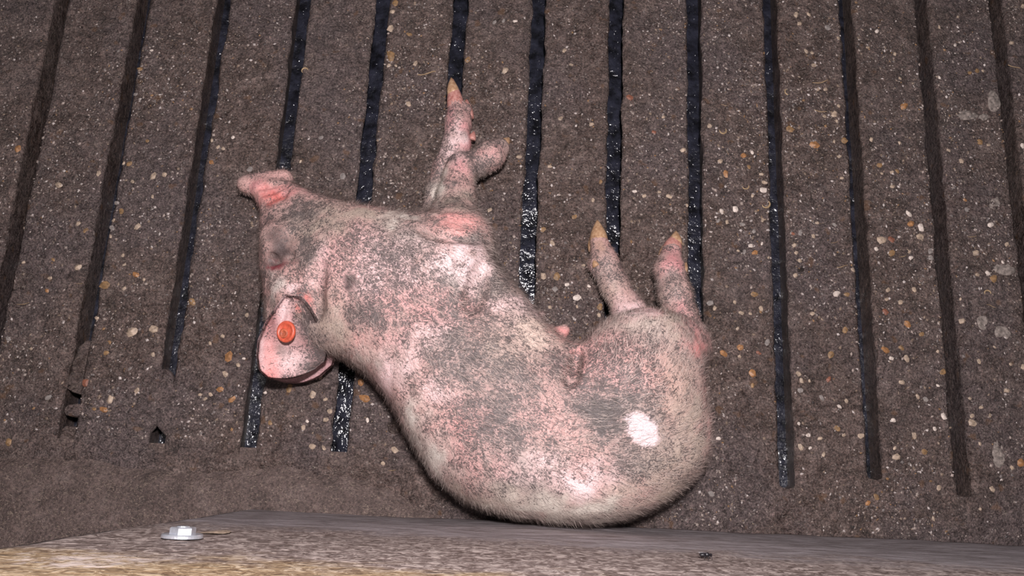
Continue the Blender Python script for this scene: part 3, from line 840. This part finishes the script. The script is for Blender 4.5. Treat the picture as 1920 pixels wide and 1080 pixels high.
# --- coat of short bristles (one strand = a thin bent blade)
def build_hair(n_strands):
    tri = BF
    area = 0.5 * np.linalg.norm(np.cross(BV[tri[:, 2]] - BV[tri[:, 0]], BV[tri[:, 3]] - BV[tri[:, 1]]), axis=1)
    fc = BV[tri].mean(1); fn = BN[tri].mean(1)
    w = area.copy()
    w[fc[:, 2] < 0.004] = 0
    w *= np.where(fn[:, 2] < 0.55, 1.9, 0.8)
    w[fn[:, 2] < -0.45] *= 0.1
    def cut(x, y, z, r, amt):
        c = P(x, y, z); k = (CAM_H - z) / F_PX
        q = np.exp(-((fc[:, 0] - c[0]) ** 2 + (fc[:, 1] - c[1]) ** 2) / (r * k) ** 2 * 1.2)
        w[:] *= (1 - amt * q)
    for a in ((500, 352, .05, 40, 1), (1209, 803, .156, 30, 1), (520, 468, .1, 34, 1), (548, 560, .1, 24, .8), (855, 240, .03, 60, .85), (930, 288, .05, 34, .9), (1262, 470, .03, 36, .8), (1122, 455, .02, 34, .8), (870, 495, .14, 34, .75), (1090, 905, .13, 34, .5), (1312, 650, .06, 20, .8), (1180, 585, .04, 28, .7), (1057, 622, .06, 16, .9), (850, 310, .06, 22, .6)):
        cut(*a)
    w /= w.sum()
    fi = rng.choice(len(tri), n_strands, p=w)
    uv = rng.random((n_strands, 2))
    q = BV[tri[fi]]
    p = (q[:, 0] * ((1 - uv[:, :1]) * (1 - uv[:, 1:])) + q[:, 1] * (uv[:, :1] * (1 - uv[:, 1:])) + q[:, 2] * (uv[:, :1] * uv[:, 1:]) + q[:, 3] * ((1 - uv[:, :1]) * uv[:, 1:]))
    n = fn[fi]; n /= np.linalg.norm(n, axis=1, keepdims=True)
    # comb direction: head to tail, sagging towards back and belly edges
    spine = np.array([P(x, y, .1)[:2] for x, y in ((500, 380), (560, 500), (640, 580), (760, 640), (860, 740), (960, 840), (1100, 880), (1220, 850), (1290, 780), (1300, 700))])
    tang = np.gradient(spine, axis=0)
    dd = ((p[:, None, :2] - spine[None]) ** 2).sum(2)
    wt = np.exp(-dd / 0.0035) + 1e-9
    cd = (wt[:, :, None] * tang[None]).sum(1); cd /= np.linalg.norm(cd, axis=1, keepdims=True)
    # outward component
    d3 = np.concatenate([cd, np.zeros((n_strands, 1))], 1)
    out = n.copy(); out[:, 2] = 0
    d3 = d3 + out * 0.55 + np.stack([vnoise(p, 26, 51), vnoise(p, 26, 52), 0 * p[:, 0]], 1) * 0.55 + rng.normal(0, .28, (n_strands, 3))
    legs = (p[:, 1] > 0.285) & (p[:, 0] > -0.13) | ((p[:, 0] > 0.10) & (p[:, 1] > 0.165))
    d3[legs] = np.array([0, -0.5, 0]) + rng.normal(0, .35, (legs.sum(), 3))
    t = d3 - n * (d3 * n).sum(1, keepdims=True)
    t /= np.maximum(np.linalg.norm(t, axis=1, keepdims=True), 1e-6)
    L = rng.uniform(.006, .0125, n_strands) * np.where(legs, .55, 1) * np.where(p[:, 0] < -0.2, .7, 1)
    lift = rng.uniform(.12, .42, n_strands) * np.where(n[:, 2] < .45, 1.7, 1)
    side = np.cross(n, t); side /= np.linalg.norm(side, axis=1, keepdims=True)
    wd = rng.uniform(.00010, .00020, n_strands)[:, None]
    curl = rng.normal(0, .22, n_strands)[:, None]
    p0 = p - n * .0004
    p1 = p + (t * .5 + n * lift[:, None] * .75) * L[:, None] + side * curl * L[:, None] * .3
    p2 = p + (t + n * lift[:, None] * .55) * L[:, None] + side * curl * L[:, None]
    V = np.stack([p0 - side * wd, p0 + side * wd, p1 - side * wd * .8, p1 + side * wd * .8, p2], 1).reshape(-1, 3)
    V[:, 2] = np.maximum(V[:, 2], 0.0015)
    b = np.arange(n_strands)[:, None] * 5
    loops = np.concatenate([b + np.array([[0, 1, 3]]), b + np.array([[0, 3, 2]]), b + np.array([[2, 3, 4]])], 1).reshape(-1)
    me = bpy.data.meshes.new('hair_coat')
    me.vertices.add(len(V)); me.vertices.foreach_set('co', V.astype(np.float32).ravel())
    nf = n_strands * 3
    me.loops.add(nf * 3); me.loops.foreach_set('vertex_index', loops.astype(np.int32))
    me.polygons.add(nf); me.polygons.foreach_set('loop_start', np.arange(nf, dtype=np.int32) * 3)
    me.update(calc_edges=True)
    # strand colour: pale blond, or stained where the skin is soiled
    dv = bdirt[tri[fi][:, 0]]
    stained = rng.random(n_strands) < np.clip(dv - .12, 0, 1) * 0.62
    pale = np.array((.47, .39, .35))[None] * rng.uniform(.75, 1.3, n_strands)[:, None]
    drk = np.array((.15, .125, .115))[None] * rng.uniform(.5, 1.4, n_strands)[:, None]
    c = np.where(stained[:, None], drk, pale)
    sk = bcol[tri[fi][:, 0]]
    c = np.where(stained[:, None], c, c * .62 + sk * .45)
    c = np.concatenate([np.clip(c, 0, 1), np.ones((n_strands, 1))], 1).repeat(5, 0)
    o = bpy.data.objects.new('hair_coat', me); COL.objects.link(o); o.parent = pig
    set_color(o, c)
    return o
nh = NT('bristle'); nh.color(nh.attr('col')); nh.rough(0.55)
nh.b.inputs['Specular IOR Level'].default_value = 0.35
hair = build_hair(48000)
hair.data.materials.append(nh.m)
hair['kind'] = 'stuff'; hair['label'] = 'short pale bristly coat'

# ------------------------------------------------------------------ dung lumps and crusts
def blob(name, x, y, rx, ry, h, mat, label, cat, seed, skirt=0.004, ang=0.0, rough=1.0, group=None):
    """lumpy low mound on the floor"""
    c = P(x, y, 0); kx = np.linalg.norm(P(x + 1, y, 0) - c); a, b = rx * kx, ry * kx
    nr, na = 12, 40
    V = [(0, 0, h)]; F = []
    for i in range(1, nr + 1):
        r = i / nr
        for j in range(na):
            t = 2 * math.pi * j / na
            V.append((a * r * math.cos(t), b * r * math.sin(t), h * (1 - r ** 2.2)))
    V = np.array(V)
    ca, sa = math.cos(ang), math.sin(ang)
    V[:, :2] = V[:, :2] @ np.array([[ca, sa], [-sa, ca]])
    W = V + np.array([c[0], c[1], seed * .1])
    rr = np.linalg.norm(V[:, :2] / np.array([a, b]), axis=1)
    V[:, :2] *= (1 + 0.28 * rough * fbm(W, 0.6 / min(a, b), 2, seed))[:, None]
    V[:, 2] += (h * 0.55 * fbm(W, 1.6 / min(a, b), 3, seed + 3) + .0006 * fbm(W, 300, 2, seed)) * rough
    V[-na:, 2] = -skirt
    for j in range(na):
        F.append((0, 1 + j, 1 + (j + 1) % na))
        for i in range(nr - 1):
            p, q = 1 + i * na, 1 + (i + 1) * na
            F.append((p + j, q + j, q + (j + 1) % na, p + (j + 1) % na))
    o = mesh_obj(name, V, F, mat)
    o.location = (c[0], c[1], 0.0)
    if cat: tag(o, label, cat, group)
    else: tag(o, label)
    return o
M_CRUST = plain('pale_crust', (0.20, 0.165, 0.145), 0.8, 0.6, 260)
blob('dung_lump', 301, 733, 36, 42, .0022, M_CON, 'dark mud plug blocking the slot above a small hole', 'dung', 101, .012, .3, 1.5)
blob('dung_lump', 266, 782, 34, 36, .0018, M_CON, 'flat wet mud smear left of the small hole', 'dung', 102, .006, 0, 1.5)
blob('dung_lump', 322, 786, 26, 34, .0018, M_CON, 'wet mud smear right of the small hole', 'dung', 103, .006, 0, 1.5)
blob('dung_lump', 288, 856, 26, 14, .0016, M_CON, 'mud closing the slot end below the small hole', 'dung', 104, .01, 0, 1.4)
blob('dung_lump', 137, 768, 19, 13, .0012, M_CON, 'mud bridge across the clogged slot at left', 'dung', 105, .02, 0, 1.4)
blob('dung_lump', 146, 690, 15, 50, -.014, M_MUD, 'sunken mud filling the clogged slot at left', 'dung', 106, .04, -.15, .9)
blob('dung_lump', 126, 815, 16, 22, -.004, M_MUD, 'mud crumbs at the end of the clogged slot', 'dung', 107, .03, 0, 1.6)
blob('dung_lump', 739, 800, 18, 13, .009, M_MUD, 'dark wet dung lump against the back of the piglet', 'dung', 108, .004, .2, 1.4)
blob('dung_lump', 1722, 962, 16, 14, .0035, M_MUD, 'round dark dung pat near the right wall foot', 'dung', 109, .002)
blob('dung_lump', 1698, 962, 13, 10, .002, M_MUD, 'small dark dung pat left of the round one', 'dung', 110, .002)
blob('dung_lump', 1800, 982, 40, 20, .003, M_CON, 'flat trodden dung patch near the right wall foot', 'dung', 111, .002, .2, 1.5)
blob('dung_lump', 1392, 838, 44, 40, .0022, M_CON, 'wide trodden dung smear right of the piglet rump', 'dung', 112, .002, .4, 1.5)
blob('dung_lump', 1415, 905, 20, 32, .0022, M_CON, 'narrow dung smear left of a slot end', 'dung', 113, .002, -.3, 1.5)
for i, (x, y, rx, ry, lab) in enumerate([(1862, 190, 12, 21, 'pale dried crust beside the slot at upper right'), (1812, 216, 20, 9, 'pale crumbly crust patch at upper right'), (1843, 219, 9, 6, 'small pale crust bit right of a crumbly patch'),
        (1882, 505, 20, 11, 'grey dried crust patch by the right edge slot'), (1879, 623, 15, 12, 'grey crust patch lowest beside the right edge slot'), (1862, 382, 16, 14, 'pale dried crust above the white chip at right'),
        (1873, 852, 13, 24, 'long pale crust patch at lower right'), (1840, 606, 10, 13, 'small grey crust patch on the right slat')]):
    blob('dried_crust', x, y, rx, ry, .0014, M_CRUST, lab, 'crust', 130 + i, .002, 0, 1.3, 'dried pale crusts')

# ------------------------------------------------------------------ spilled feed crumbs
CRUMB = """o34,279,16 w285,95,8 t263,129,12 c185,325,12 c111,347,16 t242,307,13 c228,306,8 c288,330,16 c308,327,11 c249,341,8 c286,369,8 c147,420,10 t161,432,12 c258,425,15 g205,427,13 g216,380,11 t228,396,12 c210,413,8 c204,443,8 c393,263,8 w437,258,7 o397,305,11 c409,276,9 c419,279,8 g469,318,14 t276,264,8 g252,177,9
t741,6,13 c736,22,11 c732,54,15 t732,104,25 c729,123,9 c742,123,7 c779,119,12 t768,65,12 c947,133,15 u572,133,14 c766,195,12 g602,258,10 c564,303,8 g643,330,14 g927,42,11 g944,39,10 t877,112,13 c814,310,8 w811,324,8 g708,262,8 s800,138,30
w966,40,9 c1058,95,10 c1071,122,8 c1031,312,9 c973,294,12 c1109,233,10 t1126,341,10 w1190,359,9 c1254,368,13 c1236,360,7 c1208,368,9 c1280,282,13 c1244,219,8 r1181,183,14 r1226,248,10 t1077,407,11 t1018,430,12 c1112,375,10 c918,394,10 c1051,222,10 c1288,385,7 c1331,235,9
c1492,28,13 c1516,28,10 c1499,44,11 g1552,52,14 c1572,72,8 c1511,96,10 c1523,99,8 c1526,122,10 s1538,154,26 c1534,167,9 c1548,167,9 u1476,173,13 s1538,209,20 c1564,214,14 c1572,199,8 c1546,218,8 c1569,228,9 t1481,243,16 o1527,272,20 t1583,263,14 c1564,265,8 c1574,293,9 c1330,237,9 u1355,245,15 o1394,292,12 w1410,286,8 c1351,302,11 o1361,326,16 t1404,313,9 c1427,327,9 c1578,334,9 c1433,343,12 w1431,357,14 u1398,350,14 s1357,198,10
w1353,396,12 w1379,392,13 c1363,416,9 g1347,414,10 c1430,413,9 g1392,421,12 c1411,367,8 u1436,383,18 g1413,434,9 w1407,461,10 w1428,457,7 g1396,472,11 o1415,474,13 c1384,470,6 c1440,483,6 r1486,438,8 g1500,437,12 c1525,443,9 c1532,418,8 g1565,421,10 c1489,460,10 s1564,455,13 c1493,474,8 c1500,489,9 d1501,506,14 c1491,516,10 s1578,500,18 c1599,507,10 w1568,551,15 t1588,552,12 c1523,588,9 t1585,619,13 t1558,665,16 o1388,651,14 o1357,663,16 r1422,662,10 c1386,668,9 o1411,700,17 t1414,552,14 g1331,568,14 c1340,578,10 c1390,587,11 c1427,579,11 c1378,567,9 c1383,616,8 g1438,642,14 c1407,588,7
t1411,723,10 c1497,701,11 c1502,714,11 c1517,714,7 r1554,711,12 w1574,762,10 g1541,746,13 c1587,752,9 t1570,803,13 w1516,816,10 c1537,822,11 c1501,838,13 w1519,840,7 c1544,852,10 w1347,822,10 t1390,817,22 t1405,822,10 w1498,794,7 c1582,816,8 c1614,817,13 o1627,943,12 g1333,926,14 c1330,807,12 g1500,732,13
w1644,59,9 c1917,12,10 c1761,51,8 w1791,84,7 c1795,32,7 w1761,146,8 t1818,137,9 t1832,133,9 c1843,133,7 c1627,89,7 c1677,102,8 o1695,199,17 c1687,147,8 t1837,266,13 c1853,272,8 c1778,282,8 c1802,302,11 c1672,323,9 t1682,321,10 t1649,310,12 c1653,325,8 c1686,268,8 c1633,262,10 s1900,126,20 c1897,80,11 w1915,273,12 c1673,350,10
w1703,401,13 w1726,427,16 c1725,444,15 r1671,449,15 c1653,450,18 t1672,475,15 s1692,481,13 w1708,483,10 c1703,471,9 w1643,467,8 g1745,471,14 g1746,483,12 o1707,420,14 w1857,422,13 s1822,444,14 c1829,474,14 w1880,492,7 w1852,512,10 c1833,515,9 t1863,523,16 u1851,550,14 s1857,574,15 c1803,602,14 r1660,585,15 o1702,608,15 c1688,567,11 c1714,543,11 c1665,544,10 c1663,561,9 t1728,627,11 o1660,656,17 t1690,652,12 c1700,673,15 w1671,672,9 c1758,659,7 c1864,651,7 c1835,678,10 c1894,683,8 c1917,688,11 t1767,697,14 o1809,375,8 g1812,393,10 c1800,561,7 c1887,458,10
c1690,717,13 c1720,743,11 g1735,749,12 w1769,781,14 w1758,723,7 w1752,804,8 c1714,817,14 w1675,788,10 c1680,857,16 c1678,840,9 t1733,847,13 c1887,732,12 c1839,764,9 c1818,747,7 c1856,779,8 c1822,780,10 c1823,793,16 o1913,868,16 c1897,877,9 c1837,832,8 c1760,915,11 c1750,972,10 c1860,917,12 c1837,955,8 t1643,932,13
c147,502,16 c44,492,8 t100,487,9 c94,522,9 o89,545,10 s150,532,12 s44,570,20 g16,635,13 c59,654,7 c231,479,8 c234,497,9 o255,515,14 c270,524,8 t197,535,22 c233,541,9 c177,596,9 c247,623,24 c288,617,18 t199,662,11 c287,665,9 g244,691,9 c257,732,13 c207,749,17 o194,768,17 t176,767,9 r155,717,16 g91,745,14 t17,829,15
o429,669,22 c417,630,10 c394,644,9 c422,701,13 o413,730,14 o435,749,16 c395,740,9 c385,748,8 c375,740,9 c463,591,9 w457,672,7 t360,566,16 c446,684,10
w489,736,7 c587,740,15 c610,749,9 t542,728,18 c601,706,11 o676,717,15 o683,747,22 c618,771,11 c611,787,11 w576,790,7 c569,802,10 c586,837,14 c607,840,11 c740,844,15 w689,788,9 c718,869,9 s736,882,13 t507,793,10
c1036,456,12 s1020,458,14 c1094,498,8 c1019,518,14 t1044,519,16 w1063,534,9 g1041,543,14 w1104,537,8 w1082,558,15 c1031,576,9 c1082,575,7 t1125,576,14 c1123,591,9"""
CM = {'c': plain('feed_cream', (0.36, 0.27, 0.20), 0.6, 0.4, 300), 'w': plain('feed_white', (0.58, 0.49, 0.43), 0.55, 0.25, 300),
      'o': plain('grain_orange', (0.30, 0.145, 0.06), 0.5, 0.4, 300), 't': plain('husk_tan', (0.215, 0.125, 0.058), 0.6, 0.4, 300),
      'r': plain('flake_reddish', (0.20, 0.075, 0.045), 0.6, 0.35, 300), 'g': plain('grit_grey', (0.215, 0.185, 0.17), 0.7, 0.35, 300),
      'd': plain('dung_bit', (0.022, 0.016, 0.014), 0.5, 0.35, 300), 's': plain('straw_bit', (0.36, 0.25, 0.15), 0.6, 0.3, 300), 'u': plain('husk_curl', (0.40, 0.28, 0.16), 0.6, 0.3, 300)}
KIND = {'c': ('feed_crumb', 'small cream crumb of spilled feed on the slats', 'crumb', 'cream feed crumbs'), 'w': ('feed_chip', 'whitish chip of spilled feed on the slats', 'chip', 'whitish feed chips'),
        'o': ('grain_flake', 'orange brown flake of grain on the slats', 'grain', 'orange grain flakes'), 't': ('husk_flake', 'dull tan husk flake stuck to the slats', 'husk', 'tan husk flakes'),
        'r': ('bran_flake', 'reddish bran flake on the slats', 'flake', 'reddish bran flakes'), 'g': ('grit_piece', 'grey bit of grit on the slats', 'grit', 'grey grit bits'),
        'd': ('dung_crumb', 'single blackish dung crumb on a right hand slat', 'dung', None), 's': ('straw_piece', 'thin straw scrap lying on the slats', 'straw', 'straw scraps'),
        'u': ('husk_curl', 'curled pale grain husk on the slats', 'husk', 'curled husks')}
SPECIAL = {(247, 623): 'largest cream feed flake alone on a left slat', (732, 104): 'large tan flake beside a slot above the snout', (429, 669): 'orange split grain left of the ear',
           (683, 747): 'long orange flake between the ear and the back', (111, 347): 'cream feed crumb at far left, level with the snout', (34, 279): 'orange flake at the far left edge',
           (1082, 558): 'whitish chip between the belly and the hind leg', (1568, 551): 'broad whitish chip right of the hind legs', (947, 133): 'cream crumb right of the raised front hoof',
           (740, 844): 'cream crumb just left of the lower back', (587, 740): 'cream crumb just below the ear', (1913, 868): 'orange flake at the lower right edge', (800, 138): 'long straw scrap beside the front hoof tip'}
def chip_mesh(seed):
    r = random.Random(seed); bm = bmesh.new()
    for i in range(13):
        t = 2 * math.pi * i / 9 + r.uniform(-.25, .25)
        if i < 9: bm.verts.new((math.cos(t) * r.uniform(.75, 1.05), math.sin(t) * r.uniform(.55, .9), r.uniform(-.05, .16)))
        else: bm.verts.new((r.uniform(-.5, .5), r.uniform(-.4, .4), r.uniform(.3, .5)))
    bmesh.ops.convex_hull(bm, input=bm.verts[:])
    for q in [q for q in bm.verts if not q.link_faces]: bm.verts.remove(q)
    return bm
def straw_bm(seed):
    r = random.Random(seed); bm = bmesh.new(); rings = []
    for i in range(6):
        x = -1 + 2 * i / 5; y = .10 * math.sin(i * 1.1 + seed); w = .085 * (1 - .3 * abs(x))
        rings.append([(x, y - w, .0), (x, y, -.03), (x, y + w, .0), (x, y, .13)])
    ring_solid(bm, rings); return bm
def curl_bm(seed):
    bm = bmesh.new(); rings = []
    for i in range(9):
        t = -.4 + 4.0 * i / 8; w = .2 * math.sin(math.pi * (i + .6) / 9.2)
        c = Vector((math.cos(t) * .75, math.sin(t) * .75, 0)); n = Vector((math.cos(t), math.sin(t), 0))
        rings.append([c - n * w, c - Vector((0, 0, .04)), c + n * w, c + Vector((0, 0, .25 * w / .2))])
    ring_solid(bm, rings); return bm
CMESH = {}
for key, m in CM.items():
    for v_ in range(4):
        bm = straw_bm(v_) if key == 's' else curl_bm(v_) if key == 'u' else chip_mesh(ord(key) * 10 + v_)
        me = bpy.data.meshes.new(KIND[key][0]); bmesh.ops.recalc_face_normals(bm, faces=bm.faces); bm.to_mesh(me); bm.free(); me.materials.append(m); CMESH[key, v_] = me
ORD = ['first', 'second', 'third', 'fourth', 'fifth', 'sixth', 'seventh', 'eighth', 'ninth', 'tenth', 'eleventh', 'twelfth', 'thirteenth', 'fourteenth']
LEVEL = [(45, 'at the top edge'), (90, 'just below the top edge'), (140, 'above the front hoof tip'), (200, 'level with the front hoof'), (250, 'level with the front pastern'), (300, 'just above snout level'),
         (350, 'level with the snout'), (400, 'just below snout level'), (450, 'level with the hind hooves'), (500, 'level with the eye'), (560, 'level with the hind shanks'), (610, 'level with the ear base'),
         (660, 'level with the hock'), (710, 'level with the ear tip'), (760, 'just below ear level'), (815, 'level with the white rump mark'), (865, 'level with the lower ham'), (2000, 'near the wall foot')]
NOUN = {'c': 'cream feed crumb', 'w': 'whitish feed chip', 'o': 'orange grain flake', 't': 'dull tan husk flake', 'r': 'reddish bran flake', 'g': 'grey grit bit', 's': 'thin straw scrap', 'u': 'curled pale husk', 'd': 'blackish dung crumb'}
items = []
for it in CRUMB.split():
    x, y, sz = (int(q) for q in it[1:].split(','))
    sl_ = int(math.floor((P(x, y, 0)[0] - X0) / PITCH))
    items.append((it[0], x, y, sz, min(max(sl_, 0), 13), next(t for m, t in LEVEL if y < m)))
def crumb_label(rec):
    key, x, y, sz, sl_, lv = rec
    same = sorted([r for r in items if r[0] == key and r[4] == sl_ and r[5] == lv and (r[1], r[2]) not in SPECIAL], key=lambda r: r[1])
    tail = ''
    if len(same) == 2: tail = ', left one' if same[0] is rec else ', right one'
    elif len(same) == 3: tail = ', ' + ['leftmost', 'middle one', 'rightmost'][same.index(rec)]
    elif len(same) > 3: tail = ', %s from left' % ORD[same.index(rec)]
    return '%s on %s slat from left, %s%s' % (NOUN[key], ORD[sl_], lv.replace(' the ', ' '), tail)
for i, it in enumerate(CRUMB.split()):
    key = it[0]; x, y, sz = (int(q) for q in it[1:].split(','))
    nm, lab, cat, grp = KIND[key]
    c = P(x, y, 0); k = np.linalg.norm(P(x + 1, y, 0) - c)
    # keep off the open slots
    fr = ((c[0] - X0) / PITCH + .5) % 1 - .5
    if c[1] > 0.0 and abs(fr) < 0.105 and not (0.0 < 0): c[0] += (0.012 - abs(fr) * PITCH) * (1 if fr > 0 else -1)
    o = bpy.data.objects.new(nm, CMESH[key, i % 4]); COL.objects.link(o)
    R_ = sz * k * .5 * (1.08 if key not in 'g' else 1.0)
    asp = random.uniform(.8, 1.1)
    o.scale = (R_ * 1.05, R_ * asp, R_ * (.55 if key in 'tgr' else .85))
    o.rotation_euler = (0, 0, random.uniform(-.5, .5) if key == 's' else random.uniform(0, 6.28))
    zb = fbm(np.array([[c[0], c[1], 0.0]]), 28, 3, 3)[0] * .0007
    if c[0] < 0 and c[1] < 0.01: zb += 0.006 if c[1] < -.01 else .001
    o.location = (c[0], c[1], zb + (0.0008 if key in 'su' else 0.0001))
    if (x, y) in SPECIAL: tag(o, SPECIAL[(x, y)], cat)
    else: tag(o, crumb_label(items[i]), cat, grp)

# crumb stuck to the board beside the bolt
wp = PW(405, 999, YW)
o = bpy.data.objects.new('feed_crumb', CMESH['c', 1]); COL.objects.link(o)
o.location = (wp[0], YW + .0003, wp[2]); o.rotation_euler = (-math.pi / 2, 0, 0); o.scale = (.011, .02, .003)
tag(o, 'pale dung splash stuck on the board beside the bolt', 'splash')
# fine chaff and grit that nobody could count
def chaff(n):
    V = []; F = []; Cc = []
    pts = np.stack([rng.uniform(-.78, .8, n * 3), rng.uniform(-.045, .75, n * 3)], 1)
    p3 = np.concatenate([pts, np.zeros((n * 3, 1))], 1)
    dens = np.clip(.45 + .6 * fbm(p3, 9, 3, 140), .1, 1)
    fr = ((pts[:, 0] - X0) / PITCH + .5) % 1 - .5
    keep = ((pts[:, 0] > .03) | (pts[:, 1] > .018)) & (rng.random(n * 3) < dens) & ((np.abs(fr) > .105) | (pts[:, 1] < 0))
    pts = pts[keep][:n]
    pal = np.array([(.36, .29, .255), (.54, .47, .44), (.24, .175, .13), (.28, .16, .08), (.2, .17, .16), (.04, .03, .028)])  # whitish entry: pale chaff that also paints in wet glitter on the slats
    for (x, y) in pts:
        z = .0003
        if x < -.03 and y < 0: z = float(ledge_z(np.array([[x, y, 0.0]]))[0])
        L = random.uniform(.0006, .0016) * random.choice((1, 1, 1.6)); w = L * random.uniform(.3, .85); h = w * .7
        t = random.uniform(0, 6.28); ca, sa = math.cos(t), math.sin(t)
        b = len(V)
        for (u_, v_, q) in ((-L, 0, 0), (0, -w, 0), (L, 0, 0), (0, w, 0), (random.uniform(-.3, .3) * L, 0, h)):
            V.append((x + u_ * ca - v_ * sa, y + u_ * sa + v_ * ca, z + q))
        F += [(b, b + 1, b + 4), (b + 1, b + 2, b + 4), (b + 2, b + 3, b + 4), (b + 3, b, b + 4)]
        c = pal[random.choices(range(6), (5, 2.6, 3, 0.8, 3, 3))[0]] * random.uniform(.7, 1.1)
        Cc += [(*c, 1)] * 5
    nm = NT('chaff'); nm.color(nm.attr('col')); nm.rough(.6)
    o = mesh_obj('feed_chaff', V, F, nm.m, smooth=False)
    set_color(o, Cc)
    return tag(o, 'fine pale chaff and grit scattered over the slats', 'chaff', kind='stuff')
chaff(24000)
